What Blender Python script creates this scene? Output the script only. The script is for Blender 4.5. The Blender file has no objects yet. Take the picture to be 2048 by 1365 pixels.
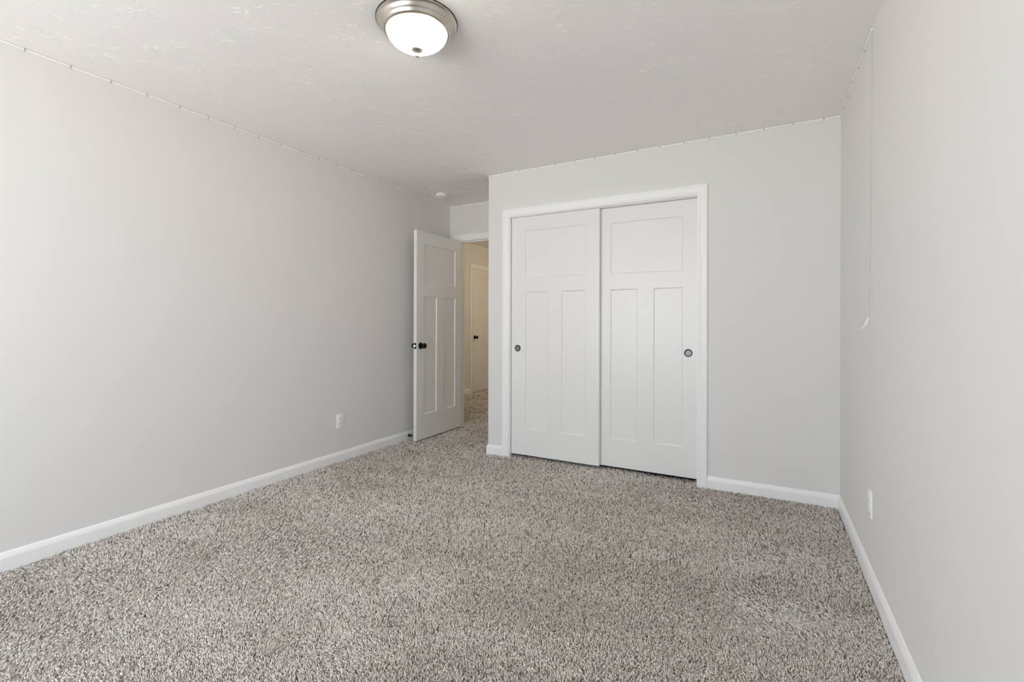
import bpy, math, random
import numpy as np
from mathutils import Vector, Matrix

random.seed(7)
rng = np.random.default_rng(11)
sc = bpy.context.scene
COL = sc.collection

# ------------------------------------------------------------------ room measures (metres)
H = 2.44            # ceiling height
XL, XR = -3.0845, 0.4145      # left and right wall faces
YC = 3.5175         # wall with the closet
YE = 4.258          # wall with the entry door
XN = -2.133         # outer corner of the closet wall
YB = -1.45          # wall behind the camera, with the window
T = 0.115           # wall thickness
CAM_H = 1.1437
F_PX = 935.5
YAW = math.radians(28.355)
ROLL = 0.0024

# ------------------------------------------------------------------ camera
cd = bpy.data.cameras.new('camera')
cd.sensor_fit = 'HORIZONTAL'
cd.sensor_width = 36.0
cd.lens = F_PX / 2048 * 36.0
cd.shift_y = -(682.5 - 647.05) / 2048
cd.clip_start = 0.02
cam = bpy.data.objects.new('camera', cd)
COL.objects.link(cam)
cam.matrix_world = (Matrix.Translation((0, 0, CAM_H)) @ Matrix.Rotation(YAW, 4, 'Z')
                    @ Matrix.Rotation(math.radians(90), 4, 'X') @ Matrix.Rotation(ROLL, 4, 'Z'))
sc.camera = cam

# ------------------------------------------------------------------ view, sky, daylight
sc.view_settings.view_transform = 'Standard'
sc.view_settings.look = 'None'
sc.view_settings.gamma = 1.0
sc.view_settings.exposure = 0.12
sc.view_settings.use_curve_mapping = False
cy = sc.cycles
cy.use_denoising = True
cy.max_bounces = 12
cy.diffuse_bounces = 8
cy.glossy_bounces = 4
cy.transparent_max_bounces = 12
cy.caustics_reflective = False
cy.caustics_refractive = False
cy.sample_clamp_indirect = 8.0

SKY_POWER = 6.5
SKY = (1.03, 1.12, 1.27)
GROUND = (1.40, 1.40, 1.39)
LAMP_GLOW = 170.0
HALL_POWER = 13.5

w = bpy.data.worlds.new('sky')
sc.world = w
w.use_nodes = True
nt = w.node_tree
nt.nodes.clear()
out = nt.nodes.new('ShaderNodeOutputWorld')
bg = nt.nodes.new('ShaderNodeBackground')
tc = nt.nodes.new('ShaderNodeTexCoord')
sp = nt.nodes.new('ShaderNodeSeparateXYZ')
mr = nt.nodes.new('ShaderNodeMapRange')
mr.inputs['From Min'].default_value = -0.08
mr.inputs['From Max'].default_value = 0.08
mx = nt.nodes.new('ShaderNodeMix')
mx.data_type = 'RGBA'
mx.inputs['A'].default_value = (*GROUND, 1)
mx.inputs['B'].default_value = (*SKY, 1)
nt.links.new(tc.outputs['Generated'], sp.inputs[0])
nt.links.new(sp.outputs['Z'], mr.inputs['Value'])
nt.links.new(mr.outputs[0], mx.inputs['Factor'])
nt.links.new(mx.outputs['Result'], bg.inputs['Color'])
bg.inputs['Strength'].default_value = SKY_POWER
nt.links.new(bg.outputs[0], out.inputs[0])

# window opening in the wall behind the camera
WX0, WX1, WZ0, WZ1 = -2.80, -0.70, 0.55, 2.14
# narrow unseen windows added in both side walls, behind the camera, for extra brightness
VY0, VY1, VZ0, VZ1 = -1.26, -0.66, 0.75, 2.05
RZ0, RZ1 = 0.50, 1.42       # the right one is low and short
for nm, sx, sz, loc, rot in (('window_portal', WX1 - WX0, WZ1 - WZ0, ((WX0 + WX1) / 2, YB - T - 0.02, (WZ0 + WZ1) / 2), (math.radians(90), 0, 0)),
                             ('fill_window_right_portal', VY1 - VY0, RZ1 - RZ0, (XR + T + 0.02, (VY0 + VY1) / 2, (RZ0 + RZ1) / 2), (math.radians(90), 0, math.radians(90))),
                             ('fill_window_left_portal', VY1 - VY0, VZ1 - VZ0, (XL - T - 0.02, (VY0 + VY1) / 2, (VZ0 + VZ1) / 2), (math.radians(90), 0, math.radians(-90)))):
    pl = bpy.data.lights.new(nm, 'AREA')      # portals only guide the sky light through the panes
    pl.shape = 'RECTANGLE'
    pl.size = sx
    pl.size_y = sz
    pl.cycles.is_portal = True
    po = bpy.data.objects.new(nm, pl)
    COL.objects.link(po)
    po.location = loc
    po.rotation_euler = rot

hl = bpy.data.lights.new('hall_ceiling_lamp_light', 'POINT')
hl.energy = HALL_POWER
hl.color = (1.0, 0.80, 0.55)
hl.shadow_soft_size = 0.12
ho = bpy.data.objects.new('hall_ceiling_lamp_light', hl)
COL.objects.link(ho)
ho.location = (-2.55, 6.3, 2.15)


# ------------------------------------------------------------------ helpers
def mat(name, col, rough=0.5, metal=0.0, bump=None, spec=0.5, coat=0.0):
    m = bpy.data.materials.new(name)
    m.use_nodes = True
    t = m.node_tree
    b = t.nodes['Principled BSDF']
    b.inputs['Base Color'].default_value = (*col, 1)
    b.inputs['Roughness'].default_value = rough
    b.inputs['Metallic'].default_value = metal
    b.inputs['Specular IOR Level'].default_value = spec
    b.inputs['Coat Weight'].default_value = coat
    if bump:
        scale, strength, dist = bump
        g = t.nodes.new('ShaderNodeNewGeometry')
        n = t.nodes.new('ShaderNodeTexNoise')
        n.inputs['Scale'].default_value = scale
        n.inputs['Detail'].default_value = 3.0
        bp = t.nodes.new('ShaderNodeBump')
        bp.inputs['Strength'].default_value = strength
        bp.inputs['Distance'].default_value = dist
        t.links.new(g.outputs['Position'], n.inputs['Vector'])
        t.links.new(n.outputs['Fac'], bp.inputs['Height'])
        t.links.new(bp.outputs[0], b.inputs['Normal'])
    return m


M_WALL = mat('greige_wall_paint', (0.785, 0.778, 0.76), 0.75, bump=(160, 0.12, 0.002), spec=0.3)
M_CEIL = mat('ceiling_paint', (0.93, 0.92, 0.905), 0.9, bump=(90, 0.15, 0.002), spec=0.2)
M_TRIM = mat('white_trim_paint', (0.93, 0.93, 0.925), 0.38, spec=0.45)
M_DOOR = mat('white_door_paint', (0.85, 0.845, 0.83), 0.34, bump=(300, 0.05, 0.0006), spec=0.5)
M_BLACK = mat('oil_black_metal', (0.012, 0.011, 0.010), 0.28, 0.6)
M_PULL = mat('dark_nickel_pull', (0.05, 0.048, 0.045), 0.4, 0.7)
M_PULLCUP = mat('brushed_nickel_cup', (0.20, 0.20, 0.19), 0.38, 0.8)
M_NICKEL = mat('brushed_nickel', (0.62, 0.575, 0.52), 0.3, 1.0)
M_STEEL = mat('bright_steel', (0.8, 0.8, 0.78), 0.25, 1.0)
M_PLASTIC = mat('white_plastic', (0.94, 0.94, 0.93), 0.3)
M_SLOT = mat('dark_slot', (0.03, 0.03, 0.03), 0.6)
M_STRIP = mat('white_strip_plastic', (0.93, 0.925, 0.90), 0.4)
M_CLIP = mat('grey_clip', (0.44, 0.43, 0.41), 0.5)
M_CORD = mat('pale_grey_cord', (0.62, 0.615, 0.60), 0.5)
M_RUBBER = mat('white_rubber', (0.85, 0.85, 0.83), 0.5)
M_BACK = mat('carpet_backing', (0.17, 0.15, 0.13), 1.0, spec=0.0)
M_DARKIN = mat('closet_track_metal', (0.25, 0.25, 0.25), 0.5, 0.5)


def mesh_obj(name, V, Fc, m, parent=None, smooth=False):
    me = bpy.data.meshes.new(name)
    me.from_pydata([tuple(v) for v in V], [], Fc)
    me.validate()
    me.update()
    import bmesh
    bm = bmesh.new()
    bm.from_mesh(me)
    bmesh.ops.remove_doubles(bm, verts=bm.verts, dist=1e-6)
    bmesh.ops.recalc_face_normals(bm, faces=bm.faces)
    bm.to_mesh(me)
    bm.free()
    if isinstance(m, (list, tuple)):
        for q in m:
            me.materials.append(q)
    else:
        me.materials.append(m)
    if smooth:
        me.polygons.foreach_set('use_smooth', [True] * len(me.polygons))
        me.set_sharp_from_angle(angle=math.radians(38))
    o = bpy.data.objects.new(name, me)
    COL.objects.link(o)
    if parent is not None:
        o.parent = parent
    return o


class MB:
    def __init__(self):
        self.V, self.F = [], []

    def add(self, V, Fc):
        n = len(self.V)
        self.V += [tuple(v) for v in V]
        self.F += [tuple(i + n for i in f) for f in Fc]

    def box(self, x0, x1, y0, y1, z0, z1):
        self.add([(x0, y0, z0), (x1, y0, z0), (x1, y1, z0), (x0, y1, z0),
                  (x0, y0, z1), (x1, y0, z1), (x1, y1, z1), (x0, y1, z1)],
                 [(0, 3, 2, 1), (4, 5, 6, 7), (0, 1, 5, 4), (1, 2, 6, 5), (2, 3, 7, 6), (3, 0, 4, 7)])

    def bbox(self, x0, x1, y0, y1, z0, z1, b):
        """box with chamfered edges (chamfer b)"""
        import bmesh
        bm = bmesh.new()
        bmesh.ops.create_cube(bm, size=1)
        for v in bm.verts:
            v.co = Vector((x0 + (v.co.x + .5) * (x1 - x0), y0 + (v.co.y + .5) * (y1 - y0), z0 + (v.co.z + .5) * (z1 - z0)))
        bmesh.ops.bevel(bm, geom=list(bm.edges), offset=b, segments=2, affect='EDGES', profile=0.5)
        bm.verts.index_update()
        self.add([v.co[:] for v in bm.verts], [tuple(v.index for v in f.verts) for f in bm.faces])
        bm.free()

    def lathe(self, prof, n=48, axis='Z', org=(0, 0, 0)):
        """prof: (radius, height) list, revolved about an axis through org"""
        V, Fc = [], []
        ox, oy, oz = org
        for r, h in prof:
            for k in range(n):
                a = 2 * math.pi * k / n
                p, q = r * math.cos(a), r * math.sin(a)
                if axis == 'Z':
                    V.append((ox + p, oy + q, oz + h))
                elif axis == 'X':
                    V.append((ox + h, oy + p, oz + q))
                else:
                    V.append((ox + p, oy + h, oz + q))
        for i in range(len(prof) - 1):
            for k in range(n):
                a, b = i * n + k, i * n + (k + 1) % n
                Fc.append((a, b, b + n, a + n))
        self.add(V, Fc)

    def tube(self, pts, r, n=8):
        V, Fc = [], []
        pts = [Vector(p) for p in pts]
        rs = r if isinstance(r, (list, tuple)) else [r] * len(pts)
        for i, p in enumerate(pts):
            d = (pts[min(i + 1, len(pts) - 1)] - pts[max(i - 1, 0)]).normalized()
            u = d.cross(Vector((0.3, 0.9, 0.31))).normalized()
            v = d.cross(u)
            for k in range(n):
                a = 2 * math.pi * k / n
                V.append(p + rs[i] * (math.cos(a) * u + math.sin(a) * v))
        for i in range(len(pts) - 1):
            for k in range(n):
                a, b = i * n + k, i * n + (k + 1) % n
                Fc.append((a, b, b + n, a + n))
        Fc.append(tuple(range(n))[::-1])
        Fc.append(tuple((len(pts) - 1) * n + k for k in range(n)))
        self.add(V, Fc)

    def sweep(self, path, prof, cap=True):
        """path: list of (origin, u_vec, w_vec); prof: list of (a, b) -> origin + a*u + b*w"""
        V, Fc = [], []
        n = len(prof)
        for o_, u, w_ in path:
            o_, u, w_ = Vector(o_), Vector(u), Vector(w_)
            for a, b in prof:
                V.append(o_ + a * u + b * w_)
        for i in range(len(path) - 1):
            for k in range(n):
                a, b = i * n + k, i * n + (k + 1) % n
                Fc.append((a, b, b + n, a + n))
        if cap:
            Fc.append(tuple(range(n))[::-1])
            Fc.append(tuple((len(path) - 1) * n + k for k in range(n)))
        self.add(V, Fc)

    def build(self, name, m, parent=None, smooth=False):
        return mesh_obj(name, self.V, self.F, m, parent, smooth)


def tag(o, label=None, cat=None, group=None, kind=None):
    if label:
        o['label'] = label
    if cat:
        o['category'] = cat
    if group:
        o['group'] = group
    if kind:
        o['kind'] = kind
    return o


def struct(o, label, cat):
    return tag(o, label, cat, kind='structure')


def empty(name, loc=(0, 0, 0), rz=0.0):
    o = bpy.data.objects.new(name, None)
    o.empty_display_size = 0.05
    COL.objects.link(o)
    o.location = loc
    o.rotation_euler = (0, 0, rz)
    return o


# ------------------------------------------------------------------ shell
ZF = -0.014       # floor slab / carpet backing level; pile tips reach about z = 0
HX = -4.213       # hall side wall face
HXR = -2.02       # hall right wall face
HY = 7.75         # hall end
b = MB(); b.box(-4.45, 0.62, YB - 0.25, HY + 0.15, ZF - 0.10, ZF)
struct(b.build('floor', M_BACK), 'carpet floor of the room and hallway', 'floor')

# ceiling slab with stomped crow's-foot plaster ridges on its underside
b = MB(); b.box(-4.45, 0.62, YB - 0.25, HY + 0.15, H, H + 0.12)
def ridge(bm_, x, y, ang, ln, wd, ht, curve):
    n = 4
    V = []
    for i in range(n + 1):
        t = i / n
        a = ang + curve * (t - .5)
        px, py = x + math.cos(a) * ln * t, y + math.sin(a) * ln * t
        e = math.sin(math.pi * min(1, max(0, 0.08 + 0.84 * t))) ** 0.6
        nx, ny = -math.sin(ang), math.cos(ang)
        V += [(px + nx * wd * e / 2, py + ny * wd * e / 2, H + 0.0005), (px, py, H - ht * e), (px - nx * wd * e / 2, py - ny * wd * e / 2, H + 0.0005)]
    Fc = []
    for i in range(n):
        k = i * 3
        Fc += [(k, k + 1, k + 4, k + 3), (k + 1, k + 2, k + 5, k + 4)]
    bm_.add(V, Fc)
yy = YB + 0.05
while yy < 4.2:
    xx = XL + 0.06
    while xx < XR - 0.05:
        cx, cyy = xx + random.uniform(-.07, .07), yy + random.uniform(-.07, .07)
        if XL + .1 < cx < XR - .1 and not (cyy > YC - .1 and cx > XN - .1) and cyy < YE - .12:
            base = random.uniform(0, 6.28)
            st = random.uniform(0.35, 1.0)
            for k in range(random.randint(20, 34)):
                a = base + random.gauss(0, 1.6)
                r0 = random.uniform(0.002, 0.055)
                ln = random.uniform(0.010, 0.040)
                px, py = cx + math.cos(a) * r0, cyy + math.sin(a) * r0
                ex, ey = px + math.cos(a) * ln, py + math.sin(a) * ln
                if XL + .02 < ex < XR - .02 and ey < YE - .02 and not (ey > YC - .02 and ex > XN - .02):
                    ridge(b, px, py, a + random.gauss(0, .12), ln, random.uniform(.002, .0036), st * random.uniform(.0003, .0009), random.gauss(0, .10))
        xx += 0.165
    yy += 0.15
struct(b.build('ceiling', M_CEIL), 'white ceiling with faint crow foot plaster texture', 'ceiling')

b = MB()
b.box(XL - T, XL, YB - T, VY0, ZF, H)
b.box(XL - T, XL, VY1, YE, ZF, H)
b.box(XL - T, XL, VY0, VY1, ZF, VZ0)
b.box(XL - T, XL, VY0, VY1, VZ1, H)
struct(b.build('wall_left', M_WALL), 'long plain light grey wall on the left', 'wall')
b = MB()
b.box(XR, XR + T, YB - T, VY0, ZF, H)
b.box(XR, XR + T, VY1, YE + T, ZF, H)
b.box(XR, XR + T, VY0, VY1, ZF, RZ0)
b.box(XR, XR + T, VY0, VY1, RZ1, H)
struct(b.build('wall_right', M_WALL), 'light grey wall along the right edge', 'wall')

# closet wall with its opening, and its return toward the entry
CX0, CX1, CZ = -1.918, -0.418, 2.052     # finished closet opening
b = MB()
b.box(XN, CX0 - 0.018, YC, YC + T, ZF, H)
b.box(CX1 + 0.018, XR, YC, YC + T, ZF, H)
b.box(CX0 - 0.018, CX1 + 0.018, YC, YC + T, CZ + 0.018, H)
struct(b.build('wall_closet', M_WALL), 'light grey wall around the sliding closet doors', 'wall')
b = MB(); b.box(XN, XN + T, YC + T, YE, ZF, H)
struct(b.build('wall_closet_return', M_WALL), 'side of the closet wall facing the open door', 'wall')

# entry wall with the door opening
EX0, EX1, EZ = -2.967, -2.190, 2.045
b = MB()
b.box(HX, EX0 - 0.018, YE, YE + T, ZF, H)
b.box(EX1 + 0.018, XR, YE, YE + T, ZF, H)
b.box(EX0 - 0.018, EX1 + 0.018, YE, YE + T, EZ + 0.018, H)
struct(b.build('wall_entry', M_WALL), 'light grey wall above the doorway to the hall', 'wall')

# wall behind the camera with a window
b = MB()
b.box(XL, WX0, YB - T, YB, ZF, H)
b.box(WX1, XR, YB - T, YB, ZF, H)
b.box(WX0, WX1, YB - T, YB, ZF, WZ0)
b.box(WX0, WX1, YB - T, YB, WZ1, H)
struct(b.build('wall_rear', M_WALL), 'light grey window wall behind the camera', 'wall')

M_GLASS = bpy.data.materials.new('window_glass')
M_GLASS.use_nodes = True
t = M_GLASS.node_tree
t.nodes.clear()
o_ = t.nodes.new('ShaderNodeOutputMaterial'); mixs = t.nodes.new('ShaderNodeMixShader')
tr = t.nodes.new('ShaderNodeBsdfTransparent'); gl = t.nodes.new('ShaderNodeBsdfGlossy'); fr = t.nodes.new('ShaderNodeFresnel')
gl.inputs['Roughness'].default_value = 0.02; fr.inputs['IOR'].default_value = 1.25
t.links.new(fr.outputs[0], mixs.inputs[0]); t.links.new(tr.outputs[0], mixs.inputs[1]); t.links.new(gl.outputs[0], mixs.inputs[2])
t.links.new(mixs.outputs[0], o_.inputs[0])


def window(name, loc, rz, wd, hh, label):
    win = empty(name, loc, rz)
    struct(win, label, 'window')
    hw = wd / 2
    b = MB()
    for x0, x1, z0, z1 in [(-hw, -hw + .045, 0, hh), (hw - .045, hw, 0, hh), (-hw + .045, hw - .045, 0, .045), (-hw + .045, hw - .045, hh - .045, hh), (-.025, .025, .045, hh - .045)]:
        b.box(x0, x1, -.035, .025, z0, z1)
    b.build('window_frame', M_TRIM, win)
    for s in (-1, 1):
        b = MB(); xs = sorted((s * .025, s * (hw - .045)))
        b.box(xs[0], xs[1], -.004, .0, .045, hh - .045)
        b.build('pane', M_GLASS, win)
    b = MB(); b.bbox(-hw - .04, hw + .04, T / 2 + .0005, T / 2 + .05, -.025, .0, .004)
    b.build('window_sill', M_TRIM, win)


window('window_1', ((WX0 + WX1) / 2, YB - T / 2, WZ0), 0, WX1 - WX0, WZ1 - WZ0, 'white framed window in the wall behind the camera')
window('fill_window_right', (XR + T / 2, (VY0 + VY1) / 2, RZ0), math.radians(90), VY1 - VY0, RZ1 - RZ0, 'white framed window added unseen in the right wall to brighten the left wall and door')  # extra window out of view, put in to light the left side
window('fill_window_left', (XL - T / 2, (VY0 + VY1) / 2, VZ0), math.radians(-90), VY1 - VY0, VZ1 - VZ0, 'white framed window added unseen in the left wall to brighten the right wall')  # extra window out of view, lifts the right wall

# hall shell
b = MB(); b.box(HX - T, HX, YE, HY, ZF, H)
struct(b.build('wall_hall_left', M_WALL), 'warm lit hallway wall seen through the doorway', 'wall')
b = MB(); b.box(HXR, HXR + T, YE + T, HY, ZF, H)
struct(b.build('wall_hall_right', M_WALL), 'hallway wall hidden behind the closet', 'wall')
b = MB(); b.box(HX - T, HXR + T, HY, HY + T, ZF, H)
struct(b.build('wall_hall_end', M_WALL), 'end wall of the hallway', 'wall')

# ------------------------------------------------------------------ baseboards
BH, BT = 0.083, 0.0125
BP = [(0, ZF), (BT, ZF), (BT, .055), (BT * .88, .062), (BT * .62, .071), (BT * .34, .079), (BT * .15, .082), (0, BH)]


def base(name, label, path):
    b = MB()
    b.sweep([((x, y, 0), (ux, uy, 0), (0, 0, 1)) for x, y, ux, uy in path], BP)
    return struct(b.build(name, M_TRIM), label, 'baseboard')


base('baseboard_left', 'long white baseboard along the left wall', [(XL, YB, 1, 0), (XL, YE, 1, 0)])
base('baseboard_right', 'white baseboard along the right wall', [(XR, YB, -1, 0), (XR, YC, -1, -1)])
base('baseboard_far', 'white baseboard between closet and right wall', [(CX1 + .065, YC, 0, -1), (XR, YC, -1, -1)])
base('baseboard_corner', 'short white baseboard wrapping the outer corner left of closet', [(CX0 - .065, YC, 0, -1), (XN, YC, -1, -1), (XN, YE, -1, 0)])
base('baseboard_hall', 'white baseboard in the hallway left of the hall door', [(HX, YE + T, 1, 0), (HX, 6.368, 1, 0)])

# ------------------------------------------------------------------ casings
CW = 0.064
CP = [(0, 0), (0, .009), (.004, .0115), (.012, .0125), (.018, .0105), (.024, .0135), (.040, .0165), (.055, .0175), (.061, .0165), (CW, .014), (CW, 0)]


def casing(b, x0, x1, zt, y, ny, zb=ZF, rev=.005, wl=None, wr=None):
    """three sided casing round an opening on a wall at y facing ny"""
    x0 -= rev; x1 += rev; zt += rev
    sl = (wl or CW) / CW; sr = (wr or CW) / CW
    b.sweep([((x0, y, zb), (-sl, 0, 0), (0, ny, 0)), ((x0, y, zt), (-sl, 0, 1), (0, ny, 0)),
             ((x1, y, zt), (sr, 0, 1), (0, ny, 0)), ((x1, y, zb), (sr, 0, 0), (0, ny, 0))], CP)


def jamb(b, x0, x1, zt, y0, y1, th=.018, stop=None):
    b.box(x0 - th, x0, y0, y1, ZF, zt + th)
    b.box(x1, x1 + th, y0, y1, ZF, zt + th)
    b.box(x0, x1, y0, y1, zt, zt + th)
    if stop:
        s0, s1 = stop
        b.box(x0, x0 + .010, s0, s1, ZF, zt)
        b.box(x1 - .010, x1, s0, s1, ZF, zt)
        b.box(x0 + .010, x1 - .010, s0, s1, zt - .010, zt)


t1 = empty('trim_1', ((CX0 + CX1) / 2, YC, 0))
struct(t1, 'white casing around the sliding closet doors', 'door trim')
b = MB(); casing(b, CX0, CX1, CZ, YC, -1); o = b.build('casing', M_TRIM, t1, True); o.location = -t1.location
b = MB(); jamb(b, CX0, CX1, CZ, YC, YC + T); o = b.build('jamb', M_TRIM, t1); o.location = -t1.location
b = MB()
b.box(CX0, CX1, YC + .020, YC + .104, CZ - .003, CZ)
o = b.build('sliding_track', M_TRIM, t1); o.location = -t1.location

t2 = empty('trim_2', ((EX0 + EX1) / 2, YE, 0))
struct(t2, 'white casing and jamb of the doorway to the hall', 'door trim')
b = MB(); casing(b, EX0, EX1, EZ, YE, -1, wr=.024); casing(b, EX0, EX1, EZ, YE + T, 1, wr=.05)
o = b.build('casing', M_TRIM, t2, True); o.location = -t2.location
b = MB(); jamb(b, EX0, EX1, EZ, YE, YE + T, stop=(YE + .040, YE + .075)); o = b.build('jamb', M_TRIM, t2); o.location = -t2.location


# ------------------------------------------------------------------ doors
def door_slab(wd, ht, th, panels, rec=.009, run=.009):
    """slab x 0..wd, z 0..ht, y 0..th, with recessed panels in both faces"""
    b = MB()
    xs = sorted({0, wd} | {p[0] for p in panels} | {p[1] for p in panels})
    zs = sorted({0, ht} | {p[2] for p in panels} | {p[3] for p in panels})
    for y, s in ((0, 1), (th, -1)):
        for i in range(len(xs) - 1):
            for j in range(len(zs) - 1):
                mx_, mz_ = (xs[i] + xs[i + 1]) / 2, (zs[j] + zs[j + 1]) / 2
                if any(p[0] < mx_ < p[1] and p[2] < mz_ < p[3] for p in panels):
                    continue
                b.add([(xs[i], y, zs[j]), (xs[i + 1], y, zs[j]), (xs[i + 1], y, zs[j + 1]), (xs[i], y, zs[j + 1])], [(0, 1, 2, 3)])
        for x0, x1, z0, z1 in panels:
            rings = [(0, 0), (.0012, rec * .35), (run * .75, rec * .8), (run, rec), (run + .0005, rec)]
            V = []
            for ins, dp in rings:
                V += [(x0 + ins, y + s * dp, z0 + ins), (x1 - ins, y + s * dp, z0 + ins), (x1 - ins, y + s * dp, z1 - ins), (x0 + ins, y + s * dp, z1 - ins)]
            Fc = []
            for k in range(len(rings) - 1):
                for q in range(4):
                    a, c = k * 4 + q, k * 4 + (q + 1) % 4
                    Fc.append((a, c, c + 4, a + 4))
            e = (len(rings) - 1) * 4
            Fc.append((e, e + 1, e + 2, e + 3))
            b.add(V, Fc)
    for i in range(len(xs) - 1):
        b.add([(xs[i], 0, 0), (xs[i + 1], 0, 0), (xs[i + 1], th, 0), (xs[i], th, 0)], [(0, 1, 2, 3)])
        b.add([(xs[i], 0, ht), (xs[i + 1], 0, ht), (xs[i + 1], th, ht), (xs[i], th, ht)], [(0, 1, 2, 3)])
    for j in range(len(zs) - 1):
        b.add([(0, 0, zs[j]), (0, 0, zs[j + 1]), (0, th, zs[j + 1]), (0, th, zs[j])], [(0, 1, 2, 3)])
        b.add([(wd, 0, zs[j]), (wd, 0, zs[j + 1]), (wd, th, zs[j + 1]), (wd, th, zs[j])], [(0, 1, 2, 3)])
    return b


def panels3(wd, ht, st=.112, bot=.238, lock=(1.392, 1.520), top=.122, mid=.118):
    c = wd / 2
    return [(st, wd - st, lock[1], ht - top), (st, c - mid / 2, bot, lock[0]), (c + mid / 2, wd - st, bot, lock[0])]


KNOB = [(0, 0), (.0318, 0), (.0325, .003), (.031, .006), (.024, .009), (.013, .011), (.0115, .016), (.0115, .026), (.015, .031),
        (.022, .036), (.0262, .043), (.0268, .050), (.0245, .057), (.018, .0625), (.009, .065), (0, .0655)]


def knob(parent, x, z, y, s, name='door_knob'):
    """knob on a slab face at y pointing s (local y)"""
    r = MB()
    r.lathe([(a, s * h) for a, h in KNOB[:7]], 40, 'Y', (x, y, z))
    kb = MB()
    kb.lathe([(a, s * h) for a, h in KNOB[5:]], 40, 'Y', (x, y, z))
    k = kb.build(name, M_BLACK, parent, True)
    q = r.build('rosette', M_BLACK, parent, True)
    q.parent = k
    return k


# open entry door: hinged at the left jamb, standing at 90 degrees into the room
DW, DH, DT = .748, 2.026, .035
d1 = empty('door_1', (EX0 + .037, YE - .004, .012), math.radians(-90))     # local x runs toward the camera
struct(d1, 'open white three panel door with a black round knob', 'door')
# local x 0 = hinge, wd = free edge ; local y 0 = +X (visible) side ... rotate: local +y -> world +X
P = panels3(DW, DH)
b = door_slab(DW, DH, DT, P, rec=.010, run=.0055)
slab = b.build('door_slab', M_DOOR, d1); slab.location = (0, -DT, 0)
knob(d1, DW - .060, .912, 0, 1)
knob(d1, DW - .060, .912, -DT, -1)
b = MB(); b.bbox(DW - .0005, DW + .0014, -DT / 2 - .0125, -DT / 2 + .0125, .912 - .0285, .912 + .0285, .0006)
b.build('latch_plate', M_BLACK, d1)
b = MB(); b.add([(DW, -DT / 2 - .006, .905), (DW, -DT / 2 + .006, .905), (DW + .011, -DT / 2 - .006, .905), (DW + .004, -DT / 2 + .006, .905),
                 (DW, -DT / 2 - .006, .919), (DW, -DT / 2 + .006, .919), (DW + .011, -DT / 2 - .006, .919), (DW + .004, -DT / 2 + .006, .919)],
                [(0, 1, 3, 2), (4, 6, 7, 5), (0, 2, 6, 4), (1, 5, 7, 3), (2, 3, 7, 6), (0, 4, 5, 1)])
tag(b.build('latch_bolt', M_STEEL, d1), 'bright steel latch bolt')
for hz in (.18, 1.0, 1.80):
    b = MB(); b.tube([(-.006, -DT - .004, hz - .045), (-.006, -DT - .004, hz + .045)], .0055, 12)
    b.box(-.004, .03, -DT - .0012, -DT, hz - .044, hz + .044)
    b.build('hinge', M_BLACK, d1)

# hall door, closed, in the hall side wall
h1 = empty('door_4', (HX + .0085, 6.432, .012), math.radians(90))
struct(h1, 'closed white door with black knob in the hallway', 'door')
HWD = .71
b = door_slab(HWD, 2.022, .035, panels3(HWD, 2.022, st=.105), rec=.006, run=.006)
o = b.build('door_slab', M_DOOR, h1); o.location = (0, 0, 0)
# rotate 90: local x -> world +Y ; local y -> world -X ; visible face is local y = 0
knob(h1, .062, .900, 0, -1)
t4 = empty('trim_3', (HX, 6.43, 0), math.radians(90))
struct(t4, 'white casing of the hallway door', 'door trim')
b = MB(); casing(b, -.003, HWD + .003, 2.045, 0, -1)
b.build('casing', M_TRIM, t4, True)

# sliding closet doors: left one in front
PW = .752
CH = 2.018
CB = .028
PP = [(.118, .655, 1.502, 1.902), (.118, .326, .218, 1.382), (.447, .655, .218, 1.382)]


def finger_pull(parent, x, z):
    r = MB(); r.lathe([(.0205, .0012), (.0215, -.0012), (.0245, -.0026), (.0268, -.0024), (.0285, -.0008), (.0286, .0012), (.0205, .0012)], 48, 'Y', (x, 0, z))
    ring = r.build('finger_pull', M_PULL, parent, True)
    c = MB(); c.lathe([(.0212, -.0016), (.0206, -.0008), (.018, -.0004), (.012, -.0007), (.006, -.0010), (0, -.0011)], 48, 'Y', (x, 0, z))
    k = c.build('pull_cup', M_PULLCUP, parent, True)
    k.parent = ring
    return ring


YD1, YD2 = YC + .024, YC + .066
for nm, x0, y0, px, lab in (('door_2', CX0 + .004, YD1, .058, 'left sliding closet door, white with three panels, in front'),
                            ('door_3', CX1 - PW - .004, YD2, PW - .062, 'right sliding closet door, white with three panels, behind')):
    dd = empty(nm, (x0, y0, CB))
    struct(dd, lab, 'closet door')
    wd_ = .776 if nm == 'door_2' else PW
    PQ = [(a + (.012 if nm == 'door_2' else -.004), c + (.012 if nm == 'door_2' else -.004), e, f) for a, c, e, f in PP]
    door_slab(wd_, CH, .034, PQ, rec=.0075, run=.0075).build('door_slab', M_DOOR, dd)
    finger_pull(dd, px, .903)

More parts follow.
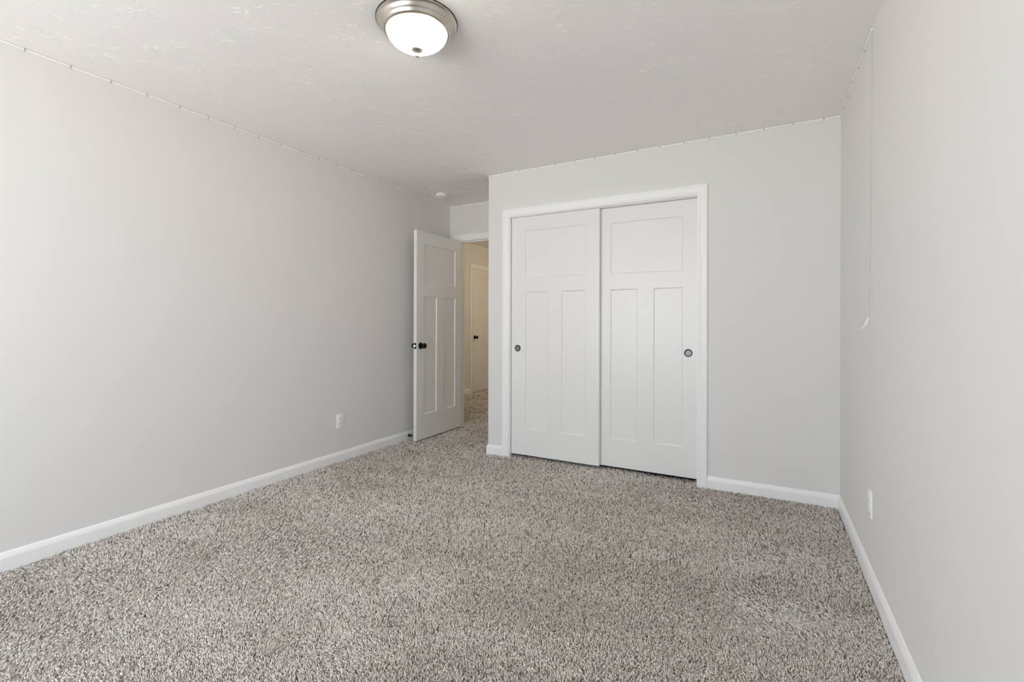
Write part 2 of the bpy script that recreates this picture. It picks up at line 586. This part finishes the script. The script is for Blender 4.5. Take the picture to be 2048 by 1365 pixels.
# ------------------------------------------------------------------ ceiling light
LX, LY, LR = -1.320, 1.578, .171
cl = empty('ceiling_light', (LX, LY, H))
tag(cl, 'round flush ceiling light with brushed nickel rim and glowing frosted glass bowl', 'ceiling light')
b = MB()
b.lathe([(LR - .012, 0), (LR - .002, -.001), (LR, -.004), (LR - .001, -.008), (LR - .008, -.012), (LR - .013, -.018), (LR - .016, -.026),
         (LR - .021, -.030), (LR - .024, -.034), (LR - .027, -.042), (LR - .031, -.046), (LR - .037, -.048), (LR - .042, -.0465), (LR - .044, -.040), (LR - .046, -.030)], 96)
b.build('metal_rim', M_NICKEL, cl, True)
b = MB(); b.lathe([(LR - .001, -.0002), (LR + .0022, -.0006), (LR + .0022, -.003), (LR - .002, -.0035)], 96)  # black ring drawn as the dark gap line behind the rim
tag(b.build('rim_gap_ring', M_BLACK, cl, True), 'thin black ring for the dark gap between rim and ceiling')
M_BOWL = bpy.data.materials.new('frosted_lit_glass')
M_BOWL.use_nodes = True
t = M_BOWL.node_tree
p_ = t.nodes['Principled BSDF']
p_.inputs['Base Color'].default_value = (.9, .86, .76, 1)
p_.inputs['Roughness'].default_value = .25
tcn = t.nodes.new('ShaderNodeTexCoord')
acc = None
for (bx, by) in ((-.055, .02), (.06, -.03)):       # two bulbs behind the frosted glass
    dn = t.nodes.new('ShaderNodeVectorMath'); dn.operation = 'DISTANCE'
    dn.inputs[1].default_value = (bx, by, -.075)
    t.links.new(tcn.outputs['Object'], dn.inputs[0])
    m1 = t.nodes.new('ShaderNodeMapRange'); m1.interpolation_type = 'SMOOTHSTEP'
    m1.inputs['From Min'].default_value = .01; m1.inputs['From Max'].default_value = .072
    m1.inputs['To Min'].default_value = 1.0; m1.inputs['To Max'].default_value = 0.0
    t.links.new(dn.outputs['Value'], m1.inputs['Value'])
    if acc is None:
        acc = m1.outputs[0]
    else:
        ad = t.nodes.new('ShaderNodeMath'); ad.operation = 'ADD'
        t.links.new(acc, ad.inputs[0]); t.links.new(m1.outputs[0], ad.inputs[1]); acc = ad.outputs[0]
m2 = t.nodes.new('ShaderNodeMath'); m2.operation = 'MULTIPLY_ADD'
m2.inputs[1].default_value = LAMP_GLOW; m2.inputs[2].default_value = 1.1
t.links.new(acc, m2.inputs[0])
t.links.new(m2.outputs[0], p_.inputs['Emission Strength'])
p_.inputs['Emission Color'].default_value = (1.0, .88, .66, 1)
GR = LR - .040
gp = []
for i in range(15):
    a = i / 14 * math.pi / 2
    gp.append((GR * math.cos(a) ** 0.9 if i < 14 else 0.0, -.044 - .070 * math.sin(a) ** 1.15))
b = MB(); b.lathe(gp, 96)
tag(b.build('glass_bowl', M_BOWL, cl, True), 'frosted glowing glass bowl')
b = MB(); b.lathe([(.010, -.108), (.0215, -.1135), (.0235, -.117), (.0225, -.121), (.015, -.126), (.008, -.130), (.0052, -.135), (.0068, -.139), (.0078, -.144), (.006, -.149), (0, -.151)], 32)
b.build('finial', M_NICKEL, cl, True)

# ------------------------------------------------------------------ smoke detector
sd = empty('smoke_detector', (-2.858, 3.795, H))
tag(sd, 'round white smoke detector on the ceiling near the open door', 'smoke detector')
b = MB(); b.lathe([(0, 0), (.050, 0), (.0505, -.004), (.0515, -.009), (.0515, -.012)], 48)
b.build('mounting_plate', M_PLASTIC, sd, True)
b = MB(); b.lathe([(.050, -.012), (.0520, -.0125), (.0575, -.021), (.0585, -.025), (.0575, -.0285), (.050, -.031), (.046, -.0315), (.045, -.0335), (.041, -.0345), (.036, -.035), (.035, -.0385), (.026, -.0405), (.010, -.0415), (0, -.0415)], 48)
b.build('detector_body', M_PLASTIC, sd, True)
b = MB(); b.lathe([(0, -.040), (.010, -.0412), (.0095, -.0435), (0, -.044)], 24)
b.build('test_button', M_PLASTIC, sd, True)
b = MB(); b.lathe([(.0462, -.0302), (.0462, -.0338), (.0452, -.0345), (.0435, -.0340), (.0435, -.0305)], 48)
b.build('vent_ring', M_CLIP, sd, True)


# ------------------------------------------------------------------ outlets (built facing local -Y)
def outlet(name, loc, rz, label):
    e = empty(name, loc, rz)
    tag(e, label, 'outlet')
    b = MB(); b.bbox(-.035, .035, -.0062, 0.0005, -.0575, .0575, .0022)
    b.build('cover_plate', M_PLASTIC, e, True)
    for sz in (-1, 1):
        cz = sz * .0195
        V = []
        n = 28
        for y in (-.0055, -.0085):
            for k in range(n):
                a = 2 * math.pi * k / n
                V.append((.0172 * math.cos(a), y, cz + max(-.0142, min(.0142, .0172 * math.sin(a)))))
        Fc = [(k, (k + 1) % n, n + (k + 1) % n, n + k) for k in range(n)] + [tuple(range(n, 2 * n))]
        r = MB(); r.add(V, Fc)
        rc = r.build('receptacle', M_PLASTIC, e)
        s = MB()
        s.box(-.0078, -.0055, -.0088, -.0083, cz - .001, cz + .0075)
        s.box(.0055, .0078, -.0088, -.0083, cz + .0002, cz + .0065)
        s.lathe([(0, -.0088), (.0026, -.0088), (.0026, -.0083)], 12, 'Y', (0, 0, cz - .0075))
        so = s.build('slots', M_SLOT, e); so.parent = rc
    b = MB(); b.lathe([(0, -.0078), (.0028, -.0074), (.0034, -.0060)], 16, 'Y', (0, 0, 0))
    b.build('screw', M_STEEL, e, True)
    return e


outlet('wall_outlet', (XL, 2.727, .333), math.radians(90), 'white duplex outlet low on the left wall')
outlet('wall_outlet', (XR, 2.567, .350), math.radians(-90), 'white duplex outlet low on the right wall')

# ------------------------------------------------------------------ door stop on the left baseboard
ds = empty('door_stop', (XL + BT, 3.565, .040))
tag(ds, 'small black door stop with white tip on the left baseboard behind the door', 'door stop')
b = MB(); b.lathe([(0, 0), (.0150, 0), (.0152, .003), (.0130, .008), (.0098, .016), (.0072, .026), (.0058, .038), (.0052, .052), (.0052, .058), (0, .058)], 28, 'X')
b.build('stop_post', M_BLACK, ds, True)
b = MB(); b.lathe([(0, .057), (.0068, .057), (.0074, .060), (.0074, .069), (.0060, .0725), (0, .0735)], 24, 'X')
tag(b.build('rubber_tip', M_RUBBER, ds, True), 'white rubber tip')

# ------------------------------------------------------------------ thin strip along the ceiling edge, with its clips
ls = empty('edge_strip', (XL, YB + .05, H))
tag(ls, 'thin white strip clipped along the ceiling edge around the room', 'light strip')
SQ = [(.0005, -.0125), (.0048, -.0125), (.0066, -.011), (.0066, -.0035), (.0045, -.0016), (.0005, -.0016)]
path = [(XL, YB + .05, 1, 0), (XL, YE, 1, -1), (XN, YE, -1, -1), (XN, YC, -1, -1), (XR, YC, -1, -1), (XR, 2.545, -1, 0)]
b = MB(); b.sweep([((x - XL, y - YB - .05, 0), (ux, uy, 0), (0, 0, 1)) for x, y, ux, uy in path], SQ)
b.build('strip_body', M_STRIP, ls)
segs = [((XL, .55), (XL, YE), (1, 0)), ((XL, YE), (XN, YE), (0, -1)), ((XN, YC), (XR, YC), (0, -1)), ((XR, YC), (XR, 2.56), (-1, 0))]
for (ax, ay), (bx, by), (nx, ny) in segs:
    L = math.hypot(bx - ax, by - ay)
    k = .135
    while k < L - .02:
        cx, cyy = ax + (bx - ax) / L * k, ay + (by - ay) / L * k
        dx, dy = abs(bx - ax) / L * .0028, abs(by - ay) / L * .0028
        x0, x1 = (cx - dx, cx + dx) if nx == 0 else sorted((cx, cx + nx * .0071))
        y0, y1 = (cyy - dy, cyy + dy) if ny == 0 else sorted((cyy, cyy + ny * .0071))
        c = MB(); c.box(x0 - XL, x1 - XL, y0 - YB - .05, y1 - YB - .05, -.0132, -.0012)
        c.build('clip', M_CLIP, ls)
        k += .166

# ------------------------------------------------------------------ cord hanging on the right wall
hc = empty('hanging_cord', (XR, 2.545, H - .012))
tag(hc, 'thin pale cord hanging down the right wall from the ceiling edge', 'cord')
pts = []
ctrl = [(0, 0, 0), (-.003, .001, -.03), (-.0022, .006, -.19), (-.0022, .018, -.44), (-.0024, .022, -.62), (-.0022, .036, -.98), (-.003, .047, -1.15), (-.005, .054, -1.262)]
for i in range(len(ctrl) - 1):
    for k in range(6):
        t_ = k / 6
        pts.append(tuple(ctrl[i][q] * (1 - t_) + ctrl[i + 1][q] * t_ for q in range(3)))
pts.append(ctrl[-1])
b = MB(); b.tube(pts, .0010, 8); b.build('cord', M_CORD, hc, True)
V = []
b = MB()
n = 10
for i in range(n):                      # a small curled tab that stands off the wall
    t_ = i / (n - 1)
    x = -.0055 - .010 * t_ - .017 * t_ ** 3
    z = -1.252 - .056 * t_
    hx = .0018 + .0062 * math.sin(math.pi * min(1, .12 + t_ * .62)) * (1 - .25 * t_)
    hy = .0020 + .0045 * t_
    yc = .053 + .006 * t_
    V += [(x - hx, yc - hy, z - hx * .5), (x + hx, yc - hy * .6, z + hx * .5), (x + hx, yc + hy * .6, z + hx * .5), (x - hx, yc + hy, z - hx * .5)]
Fc = [(3, 2, 1, 0), (4 * n - 4, 4 * n - 3, 4 * n - 2, 4 * n - 1)]
for i in range(n - 1):
    for q in range(4):
        a, c = 4 * i + q, 4 * i + (q + 1) % 4
        Fc.append((a, c, c + 4, a + 4))
b.add(V, Fc)
tag(b.build('end_tab', M_RUBBER, hc, True), 'small curled white tab at the lower end')


# ------------------------------------------------------------------ carpet pile
def field(n, seed, sx=1.0, sy=1.0):
    """smooth random field on metres, values about -1..1"""
    r = np.random.default_rng(seed)
    g = r.normal(size=(64, 64))

    def f(x, y):
        u = (x * sx * n + 1000.0); v = (y * sy * n + 1000.0)
        i, j = np.floor(u).astype(int), np.floor(v).astype(int)
        a, c = u - i, v - j
        a = a * a * (3 - 2 * a); c = c * c * (3 - 2 * c)
        i0, j0, i1, j1 = i % 64, j % 64, (i + 1) % 64, (j + 1) % 64
        return (g[i0, j0] * (1 - a) * (1 - c) + g[i1, j0] * a * (1 - c) + g[i0, j1] * (1 - a) * c + g[i1, j1] * a * c)
    return f


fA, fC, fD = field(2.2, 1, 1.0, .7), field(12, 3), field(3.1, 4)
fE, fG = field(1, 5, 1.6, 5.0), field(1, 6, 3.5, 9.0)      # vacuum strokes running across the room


def pile_points():
    P_ = []
    c = .10
    fx, fy = -math.sin(YAW), math.cos(YAW)
    rx, ry = math.cos(YAW), math.sin(YAW)
    for x0 in np.arange(-4.25, XR, c):
        for y0 in np.arange(YB, HY, c):
            xm, ym = x0 + c / 2, y0 + c / 2
            if ym > YE + .05:
                if xm > HXR + .05 or xm < HX - .05:
                    continue
                # only the part of the hall the doorway can show
                tl, tr_ = (xm / ym), 0
                if not (-1.1 < tl < -.28):
                    continue
            elif xm < XL - .05 or (ym > YC + .12 and xm > XN + .05):
                continue
            dep = xm * fx + ym * fy
            lat = xm * rx + ym * ry
            D = max(1.25, math.hypot(dep, lat * .6))
            seen = dep > .9 and abs(lat) < dep * 1.25 + .3
            s = max(.0047, .0026 * D)
            if not seen:
                s = .011
            n_ = max(2, int(round(c / s)))
            gx, gy = np.meshgrid(np.arange(n_), np.arange(n_))
            px = x0 + (gx.ravel() + .5 + rng.uniform(-.45, .45, n_ * n_)) * c / n_
            py = y0 + (gy.ravel() + .5 + rng.uniform(-.45, .45, n_ * n_)) * c / n_
            P_.append(np.stack([px, py, np.full(n_ * n_, c / n_)], 1))
    P_ = np.concatenate(P_)
    x, y = P_[:, 0], P_[:, 1]
    m_ = .004
    room = (x > XL + BT + m_) & (x < XR - BT - m_) & (y > YB + m_) & (y < YC - BT - m_)
    alcove = (x > XL + BT + m_) & (x < XN - BT - m_) & (y >= YC - BT - m_) & (y < YE - .004)
    thresh = (x > EX0 + .012) & (x < EX1 - .012) & (y >= YE - .004) & (y < YE + T + .02)
    clo = (x > CX0 + .004) & (x < CX1 - .004) & (y >= YC - BT - m_ - .01) & (y < YC + .12)
    hall = (x > HX + BT + m_) & (x < HXR - m_) & (y > YE + T + .01)
    return P_[room | alcove | thresh | clo | hall]


P_ = pile_points()
N = len(P_)
print('tufts', N)
x, y, s = P_[:, 0], P_[:, 1], P_[:, 2]
ux, uy = x * .98 + y * .18, -x * .18 + y * .98
nap = .55 * fA(x, y) + .75 * fE(ux, uy) + .6 * fG(ux, uy) + .35 * fC(x, y)
lean = np.clip(.52 + .46 * nap + rng.normal(0, .24, N), -.45, 1.25)      # radians from upright
az = math.pi / 2 + .85 * fD(x, y) + rng.normal(0, 1.0, N)                   # mostly toward +Y
ln = .0138 * (1 + .12 * rng.normal(size=N)) * np.clip(s / .0047, 1, 1.5)
ln = np.where(y > 0, ln, ln)
dx, dy, dz = np.sin(lean) * np.cos(az), np.sin(lean) * np.sin(az), np.cos(lean)
rad = s * .50 * (1 + .12 * rng.normal(size=N))
tw = rng.uniform(0, 6.28, N)
Vv = np.zeros((N, 7, 3), np.float32)
for k in range(3):
    a = tw + k * 2.0944
    ex, ey = np.cos(a), np.sin(a)
    # lower ring
    Vv[:, k, 0] = x + ex * rad * .8
    Vv[:, k, 1] = y + ey * rad * .8
    Vv[:, k, 2] = ZF
    # middle ring, wide
    a2 = a + .9
    Vv[:, 3 + k, 0] = x + dx * ln * .52 + np.cos(a2) * rad
    Vv[:, 3 + k, 1] = y + dy * ln * .52 + np.sin(a2) * rad
    Vv[:, 3 + k, 2] = ZF + ln * .62 * (.35 + .65 * dz) + np.cos(a2 - az) * rad * (-.5) * np.sin(lean)
bend = 1 + .10 * rng.normal(size=N)
Vv[:, 6, 0] = x + dx * ln * 1.1 * bend
Vv[:, 6, 1] = y + dy * ln * 1.1 * bend
Vv[:, 6, 2] = ZF + ln * (.30 + .70 * dz)
# keep every fibre clear of the walls and skirtings
inroom = y < YE - .004
door_x = (x > EX0 + .012) & (x < EX1 - .012)
e_ = .0008
lo_x = np.where(inroom, XL + BT + e_, HX + BT + e_)
hi_x = np.where(inroom, XR - BT - e_, HXR - e_)
hi_x = np.where(inroom & (x < XN) & (y > YC - .03), XN - BT - e_, hi_x)
in_door = (y >= YE - .03) & (y < YE + T + .03) & door_x
lo_x = np.where(in_door, EX0 + .0108, lo_x)
hi_x = np.where(in_door, EX1 - .0108, hi_x)
hi_y = np.where(inroom & ~door_x, YE - e_, 99.0)
open_x = (x > CX0 + .004) & (x < CX1 - .004)
hi_y = np.where(inroom & (x > XN - .02) & (y < YC) & ~open_x, YC - BT - e_, hi_y)
Vv[:, :, 0] = np.clip(Vv[:, :, 0], lo_x[:, None], hi_x[:, None])
Vv[:, :, 1] = np.minimum(Vv[:, :, 1], hi_y[:, None])
lo_y = np.where((~inroom) & ~door_x, YE + T + e_, -99.0)
Vv[:, :, 1] = np.maximum(Vv[:, :, 1], lo_y[:, None])
base_i = (np.arange(N) * 7)[:, None]
quads = np.array([[0, 1, 4, 3], [1, 2, 5, 4], [2, 0, 3, 5]])
tris = np.array([[3, 4, 6], [4, 5, 6], [5, 3, 6]])
Lq = (base_i[:, :, None] + quads[None]).reshape(N, 12)
Lt = (base_i[:, :, None] + tris[None]).reshape(N, 9)
loops = np.concatenate([Lq, Lt], 1).astype(np.int32)
starts = (np.arange(N)[:, None] * 21 + np.array([0, 4, 8, 12, 15, 18])[None]).astype(np.int32)
me = bpy.data.meshes.new('carpet_pile')
me.vertices.add(N * 7)
me.vertices.foreach_set('co', Vv.reshape(-1))
me.loops.add(N * 21)
me.loops.foreach_set('vertex_index', loops.reshape(-1))
me.polygons.add(N * 6)
me.polygons.foreach_set('loop_start', starts.reshape(-1))
me.update(calc_edges=True)
# yarn colours: each tuft has its own tone
tone = rng.choice([0, 1, 2, 3], size=N, p=[.44, .30, .16, .10])
pal = np.array([[.84, .78, .72], [.72, .655, .60], [.48, .425, .38], [.23, .198, .172]])
colr = pal[tone] * (1 + .13 * rng.normal(size=(N, 1)))
colr *= (1 + .06 * np.clip(fE(ux + 3, uy + 1) + .8 * fG(ux + 5, uy) + .6 * fA(x + 2, y), -2, 2))[:, None]      # light and dark nap shading painted into the yarn colour
colr = np.clip(colr, .03, .9)
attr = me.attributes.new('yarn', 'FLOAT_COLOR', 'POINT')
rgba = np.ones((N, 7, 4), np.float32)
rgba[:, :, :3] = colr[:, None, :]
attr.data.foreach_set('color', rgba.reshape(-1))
M_PILE = bpy.data.materials.new('carpet_yarn')
M_PILE.use_nodes = True
t = M_PILE.node_tree
p_ = t.nodes['Principled BSDF']
p_.inputs['Roughness'].default_value = .85
p_.inputs['Specular IOR Level'].default_value = .25
p_.inputs['Sheen Weight'].default_value = .15
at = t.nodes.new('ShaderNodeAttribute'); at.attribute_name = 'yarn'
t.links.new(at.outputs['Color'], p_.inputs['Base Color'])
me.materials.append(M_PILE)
pile = bpy.data.objects.new('carpet_pile', me)
COL.objects.link(pile)
tag(pile, 'soft grey beige carpet pile with vacuum marks covering the floor', 'carpet', kind='stuff')
